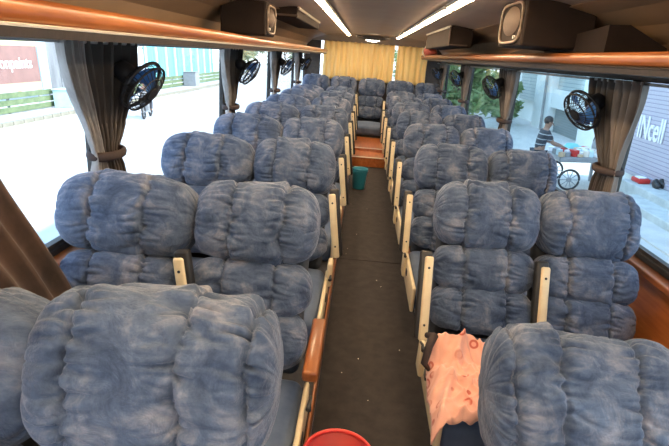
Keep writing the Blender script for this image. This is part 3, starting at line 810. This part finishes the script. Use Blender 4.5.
# --- people grown with a skin surface
def skin_obj(name, joints, edges, m, parent, root=0, sub=2):
    me = bpy.data.meshes.new(name); bm = bmesh.new()
    ly = bm.verts.layers.skin.verify(); vs = []
    for i, (p, r) in enumerate(joints):
        v = bm.verts.new(p); rr = r if isinstance(r, tuple) else (r, r); v[ly].radius = rr; v[ly].use_root = (i == root); vs.append(v)
    for a_, b_ in edges: bm.edges.new((vs[a_], vs[b_]))
    bm.to_mesh(me); bm.free(); me.materials.append(m)
    o = bpy.data.objects.new(name, me); C.objects.link(o); o.parent = parent
    md = o.modifiers.new('skin','SKIN'); md.use_smooth_shade = True
    md = o.modifiers.new('sub','SUBSURF'); md.levels = sub; md.render_levels = sub
    return o
def person(t, J, shirt_m, trouser_m, hands_fwd=True):
    """J: dict of joint positions"""
    K = ['pelvis','waist','chest','neck','head_low','head_mid','head_top','shL','elL','wrL','shR','elR','wrR','hipL','knL','anL','toL','hipR','knR','anR','toR']
    R_ = dict(pelvis=(.13,.10),waist=(.125,.095),chest=(.15,.11),neck=.055,head_low=.075,head_mid=.092,head_top=.07,shL=.062,elL=.042,wrL=.028,shR=.062,elR=.042,wrR=.028,
              hipL=.09,knL=.06,anL=.04,toL=.035,hipR=.09,knR=.06,anR=.04,toR=.035)
    joints = [(J[k_], R_[k_]) for k_ in K]
    ix = {k_: i for i, k_ in enumerate(K)}
    E_ = [('pelvis','waist'),('waist','chest'),('chest','neck'),('neck','head_low'),('head_low','head_mid'),('head_mid','head_top'),('chest','shL'),('shL','elL'),('elL','wrL'),
          ('chest','shR'),('shR','elR'),('elR','wrR'),('pelvis','hipL'),('hipL','knL'),('knL','anL'),('anL','toL'),('pelvis','hipR'),('hipR','knR'),('knR','anR'),('anR','toR')]
    # five fingers per hand
    for sdn in ('L','R'):
        w = Vector(J['wr'+sdn]); e = Vector(J['el'+sdn]); d = (w-e).normalized(); side = d.cross(Vector((0,0,1))).normalized()
        palm = w+d*.07; joints.append((palm, (.034,.018))); ix['pa'+sdn] = len(joints)-1; E_.append(('wr'+sdn,'pa'+sdn))
        for q in range(4):
            a_ = palm+side*(q-1.5)*.019+d*.02; b_ = a_+d*(.04+.006*(q in (1,2)))+Vector((0,0,-.012)); c_ = b_+d*.025+Vector((0,0,-.02))
            for nm_, p_, r_ in (('a',a_,.010),('b',b_,.0085),('c',c_,.007)):
                joints.append((p_, r_)); ix[f'{nm_}{q}{sdn}'] = len(joints)-1
            E_ += [('pa'+sdn,f'a{q}{sdn}'),(f'a{q}{sdn}',f'b{q}{sdn}'),(f'b{q}{sdn}',f'c{q}{sdn}')]
        th_ = w+d*.03+side*(-.035); th2 = th_+d*.035+side*(-.012)
        joints.append((th_, .011)); ix['t1'+sdn] = len(joints)-1; joints.append((th2, .009)); ix['t2'+sdn] = len(joints)-1
        E_ += [('wr'+sdn,'t1'+sdn),('t1'+sdn,'t2'+sdn)]
    body = skin_obj('body', joints, [(ix[a_],ix[b_]) for a_, b_ in E_], M['skin'], t)
    P = lambda k_: Vector(J[k_])
    mid = lambda a_, b_, f=.5: P(a_).lerp(P(b_), f)
    skin_obj('shirt', [(P('pelvis'),(.150,.118)),(P('waist'),(.148,.115)),(P('chest'),(.170,.128)),(P('neck')-Vector((0,0,.05)),.068),
        (P('shL'),.080),(mid('shL','elL',.75),.066),(P('shR'),.080),(mid('shR','elR',.75),.066)], [(0,1),(1,2),(2,3),(2,4),(4,5),(2,6),(6,7)], shirt_m, t)
    skin_obj('trousers', [(P('pelvis')-Vector((0,0,.02)),(.145,.115)),(P('hipL'),.105),(P('knL'),.078),(mid('knL','anL',.9),.062),(P('hipR'),.105),(P('knR'),.078),(mid('knR','anR',.9),.062)],
        [(0,1),(1,2),(2,3),(0,4),(4,5),(5,6)], trouser_m, t)
    hm = P('head_mid'); ht = P('head_top'); up = (ht-hm).normalized(); fwd = Vector(J['face']).normalized()
    a = bmesh.new(); bmesh.ops.create_icosphere(a, subdivisions=3, radius=.098)
    for v in a.verts: v.co = v.co*(1+.05*noise.noise(v.co*40)) + hm + up*.035 - fwd*.018
    obj('hair', a, M['hair'], t, True)
    a = bmesh.new()
    side = fwd.cross(up).normalized()
    for sg in (-1,1):
        bmesh.ops.create_icosphere(a, subdivisions=2, radius=.011, matrix=Matrix.Translation(hm+fwd*.086+side*sg*.033+up*.0))
    obj('eyes', a, M['hair'], t, True)
    a = bmesh.new(); tube(a, [hm+fwd*.088+up*.01, hm+fwd*.108-up*.028, hm+fwd*.09-up*.034], [.008,.013,.009], 8)
    for sg in (-1,1): bmesh.ops.create_icosphere(a, subdivisions=2, radius=.022, matrix=Matrix.Translation(hm+side*sg*.092-up*.01))
    obj('nose_and_ears', a, M['skin'], t, True)
    for sg in ('L','R'):
        a = bmesh.new(); an = P('an'+sg); to = P('to'+sg)
        tube(a, [an-(to-an)*.25+Vector((0,0,-.03)), an+Vector((0,0,-.025)), to], [.035,.05,.038], 10); obj('shoe', a, M['black'], t, True)
V3 = lambda x,y,z: Vector((x,y,z))
# the vendor: faces +x (towards the cart), leaning slightly
t = othing('person', 'person in a dark striped knit top leaning over the vendor cart', 'person', (3.84,11.35,G+.03))
J = dict(pelvis=V3(0,0,.84),waist=V3(.03,0,1.0),chest=V3(.07,0,1.18),neck=V3(.11,0,1.33),head_low=V3(.135,0,1.39),head_mid=V3(.15,0,1.46),head_top=V3(.15,0,1.54),
 shL=V3(.08,.18,1.24),elL=V3(.20,.22,1.03),wrL=V3(.42,.15,.98),shR=V3(.08,-.18,1.24),elR=V3(.22,-.23,1.02),wrR=V3(.44,-.14,.96),
 hipL=V3(0,.09,.78),knL=V3(.03,.10,.44),anL=V3(-.02,.10,.08),toL=V3(.12,.11,.04),hipR=V3(0,-.09,.78),knR=V3(.02,-.10,.44),anR=V3(-.03,-.10,.08),toR=V3(.11,-.11,.04),face=V3(.9,-.15,-.35))
person(t, J, M['stripe'], M['trousers'])

# --- left side of the road: motorcycle with rider
mt = othing('motorcycle', 'motorcycle riding away on the bright road, seen past the nearest left fan', 'motorcycle', (-9.9,22.6,G), math.radians(100))
for x in (-.62,.62):
    a = bmesh.new(); tube(a, [(x+.27*math.cos(2*PI*q/28), 0, .31+.27*math.sin(2*PI*q/28)) for q in range(28)], .045, 8, True); w = obj('wheel', a, M['black'], mt, True)
    a = bmesh.new(); disc(a, (x,0,.31), (0,1,0), .06, .12, 12)
    for q in range(6): tube(a, [(x,0,.31),(x+.25*math.cos(q*PI/3),0,.31+.25*math.sin(q*PI/3))], .012, 6)
    obj('hub', a, M['grey'], w)
a = bmesh.new(); bmesh.ops.create_icosphere(a, subdivisions=3, radius=.2)
for v in a.verts: v.co = Vector((v.co.x*1.3+.15, v.co.y*.6, v.co.z*.65+.80))
obj('fuel_tank', a, M['red'], mt, True)
obj('seat', nb(-.62,-.05,-.12,.12,.70,.80,.04,3), M['black'], mt, True)
obj('engine', nb(-.2,.25,-.14,.14,.28,.62,.05,2), M['grey'], mt)
obj('fork', tube(tube(bmesh.new(), [(.62,.08,.31),(.42,.08,.92)], .02, 8), [(.62,-.08,.31),(.42,-.08,.92)], .02, 8), M['grey'], mt)
obj('handlebar', tube(bmesh.new(), [(.30,.33,1.0),(.40,.1,.97),(.40,-.1,.97),(.30,-.33,1.0)], .016, 8), M['black'], mt)
obj('exhaust', tube(bmesh.new(), [(.1,-.15,.32),(-.3,-.17,.30),(-.75,-.18,.38)], [.02,.03,.04], 8), M['grey'], mt)
obj('headlamp', disc(bmesh.new(), (.55,0,.88), (1,0,0), .08, .1, 14), M['pale'], mt)
t = othing('person', 'person in a grey shirt riding the motorcycle on the left road', 'person', (-9.9,22.6,G), math.radians(100))
J = dict(pelvis=V3(-.28,0,.90),waist=V3(-.26,0,1.05),chest=V3(-.16,0,1.25),neck=V3(-.10,0,1.40),head_low=V3(-.08,0,1.46),head_mid=V3(-.06,0,1.54),head_top=V3(-.06,0,1.62),
 shL=V3(-.14,.18,1.32),elL=V3(.06,.26,1.12),wrL=V3(.24,.27,1.03),shR=V3(-.14,-.18,1.32),elR=V3(.06,-.26,1.12),wrR=V3(.24,-.27,1.03),
 hipL=V3(-.24,.10,.87),knL=V3(.12,.19,.72),anL=V3(-.02,.20,.33),toL=V3(.11,.20,.28),hipR=V3(-.24,-.10,.87),knR=V3(.12,-.19,.72),anR=V3(-.02,-.20,.33),toR=V3(.11,-.20,.28),face=V3(1,0,-.1))
person(t, J, M['shirt'], M['trousers'])

# --- left far side: painted boards, hoardings, rails, bin, posts
t = othing('shop_sign', 'red-brown advertising board with pale lettering and yellow top across the road', 'sign', (-18,23,G))
obj('board', nb(-.1,.05,-6,4.7,.95,3.05), M['sign'], t); obj('top_band', nb(-.12,.06,-6,4.9,3.05,3.42), M['yellow'], t); obj('bottom_band', nb(-.1,.06,-6,4.7,.80,1.22), M['signt'], t)
tb = text_bm('onpaints', 1.0)
for v in tb.verts: v.co = Vector((.07+v.co.z, 1.60+v.co.x*.74, 1.95+v.co.y*.8))
obj('lettering', tb, M['letter'], t)
obj('side_post', nb(-.15,.1,4.75,5.5,.75,3.45), M['aquap'], t); obj('post', nb(-.08,.02,-5,-4.8,0,1.0), M['grey'], t); obj('post', nb(-.08,.02,4.4,4.6,0,1.0), M['grey'], t)
t = othing('hoarding', 'grey sheet hoarding right of the red-brown board across the road', 'hoarding', (-18.2,28.6,G)); obj('sheet', nb(0,.1,0,5.2,0,3.3), M['hoard'], t)
for q in range(5): obj('post', nb(.1,.16,q*1.25,q*1.25+.08,0,3.3), M['grey'], t)
t = othing('hoarding', 'aqua blue sheet hoarding across the road between the first two left drapes', 'hoarding', (-18.2,42,G))
obj('sheet', nb(0,.1,0,19,.5,3.5), M['aqua'], t)
for q in range(9): obj('post', nb(.1,.2,q*2.2,q*2.2+.22,0,3.5), M['white'], t)
t = othing('barrier_rail', 'long green slatted barrier along the far pavement below the boards', 'barrier', (-16,14,G+.1))
for z in (.05,.36,.67): obj('rail', nb(.06,.16,0,52,z,z+.24,.01,1), M['hedge'], t)
for q in range(14): obj('post', nb(-.03,.05,q*4,q*4+.1,0,.9), M['grey'], t)
for q, y in enumerate([17.5+.62*i for i in range(60)]):
    o = oobj('kerb_stone', nb(-.1,.1,-.29,.29,0,.26,.02,1), M['kerb'], (-13.4,y,G), label='weathered kerb stone edging the far pavement across the road', cat='kerb stone', group='kerb stones along the far pavement')
def bin_(x, y, h, w, m, label):
    t = othing('litter_bin', label, 'litter bin', (x,y,G+.1)); obj('body', nb(-w/2,w/2,-w/2,w/2,.0,h,.04,2), m, t); obj('lid', nb(-w/2-.03,w/2+.03,-w/2-.03,w/2+.03,h,h+.07,.02,2), m, t)
bin_(-15.2,25.4,.85,.95,M['aquap'],'pale aqua bin on the far pavement beside the nearest left drape')
bin_(-15.2,44.5,1.15,1.1,M['grey'],'grey bin standing before the aqua hoarding on the far pavement')
# trees
def tree(loc, h, r, n, m, label, seed, ls=.12, trunk_r=.08, flat=.8, low=.25):
    rnd = random.Random(seed)
    t = othing('leafy_tree', label, 'tree', loc)
    a = bmesh.new(); tube(a, [(0,0,0),(.03*h,.02,h*.3),(-.02,.0,h*.6)], [trunk_r,trunk_r*.8,trunk_r*.5], 8)
    for q in range(5):
        an = q*1.3; tube(a, [(.02,0,h*(.25+.07*q)),(r*.5*math.cos(an),r*.5*math.sin(an),h*(.45+.08*q))], [trunk_r*.5,trunk_r*.2], 6)
    obj('trunk', a, M['bark'], t, True)
    a = bmesh.new()
    cl = [(rnd.uniform(-1,1)*r*.7, rnd.uniform(-1,1)*r*.7, h*(low+(1-low)*rnd.random())) for _ in range(14)]
    for q in range(n):
        c = rnd.choice(cl); rr = r*.5*rnd.random()**.4
        d = Vector((rnd.gauss(0,1),rnd.gauss(0,1),rnd.gauss(0,1)*flat)).normalized()
        p = Vector(c)+d*rr
        if p.z < .1: p.z = .1
        u = Vector((rnd.gauss(0,1),rnd.gauss(0,1),rnd.gauss(0,.5))).normalized(); w = u.cross(d+Vector((.01,0,.3))).normalized()
        s_ = ls*rnd.uniform(.6,1.3)
        vs = [a.verts.new(p-u*s_), a.verts.new(p+w*s_*.38), a.verts.new(p+u*s_), a.verts.new(p-w*s_*.38)]
        a.faces.new(vs)
    obj('foliage', a, m, t)
tl = ['between the third and second right drapes','behind the second right drape','left of the white building pillar','at the far end of the right pavement','beside the third right drape','low by the white building steps']
for q, (x, y, h, r, n) in enumerate([(3.1,18.0,3.3,1.2,3400),(4.0,21.5,4.2,1.3,3600),(6.3,25.8,2.0,.7,900),(3.0,29,4.2,1.8,3200),(2.2,24.5,3.0,1.1,2400),(6.2,22.9,1.7,.55,900)]):
    tree((x,y,G), h, r, n, M['leaf'], 'bushy green tree on the right side, '+tl[q], 30+q, ls=.15)
t2 = ['behind the grey hoarding','behind the aqua hoarding','at the far left roadside past the second drape','farthest on the left roadside']
for q, (x, y, h, r, n) in enumerate([(-23,33,6.5,2.6,2500),(-23,60,8,3.5,2500),(-17,74,6,3,2500),(-15,95,7,3.5,2500)]):
    tree((x,y,G), h, r, n, M['leaf2'], 'pale roadside tree '+t2[q], 50+q, ls=.35, trunk_r=.16)

# ---------------------------------------------------------------- light
w = bpy.data.worlds.new('world'); S.world = w; w.use_nodes = True
nt = w.node_tree; bg = nt.nodes['Background']
tc = nt.nodes.new('ShaderNodeTexCoord'); sp_ = nt.nodes.new('ShaderNodeSeparateXYZ'); lk(nt, tc.outputs['Generated'], sp_.inputs[0])
r = ramp(nt, sp_.outputs['Z'], [(0,(.84,.92,1)),(.25,(.62,.81,1)),(1,(.30,.56,1))]); lk(nt, r.outputs['Color'], bg.inputs['Color'])
bg.inputs['Strength'].default_value = 3.1
L = bpy.data.lights.new('sun','SUN'); L.energy = 8; L.angle = math.radians(2); L.color = (1,.95,.88)
lo = bpy.data.objects.new('sun', L); C.objects.link(lo)
d = Vector((-.75,.15,-.62)); lo.rotation_euler = d.to_track_quat('-Z','Y').to_euler()

# ---------------------------------------------------------------- camera
cam = bpy.data.cameras.new('camera'); co = bpy.data.objects.new('camera', cam); C.objects.link(co); S.camera = co
cam.sensor_width = 36; cam.lens = 501.1/669*36; cam.clip_start = .02; cam.clip_end = 500
pi_, ya, ro = .3253, -.036, .0785
Fv = Vector((math.sin(ya)*math.cos(pi_), math.cos(ya)*math.cos(pi_), -math.sin(pi_)))
Rv = Vector((math.cos(ya), -math.sin(ya), 0)); Uv = Rv.cross(Fv)
R2 = Rv*math.cos(ro)+Uv*math.sin(ro); U2 = -Rv*math.sin(ro)+Uv*math.cos(ro)
mw = Matrix((( R2.x, U2.x, -Fv.x, -.1288),(R2.y, U2.y, -Fv.y, 0),(R2.z, U2.z, -Fv.z, 1.4492),(0,0,0,1)))
co.matrix_world = mw
S.view_settings.view_transform = 'Standard'; S.view_settings.look = 'None'; S.view_settings.gamma = 1; S.view_settings.use_curve_mapping = False
S.view_settings.exposure = 0.12
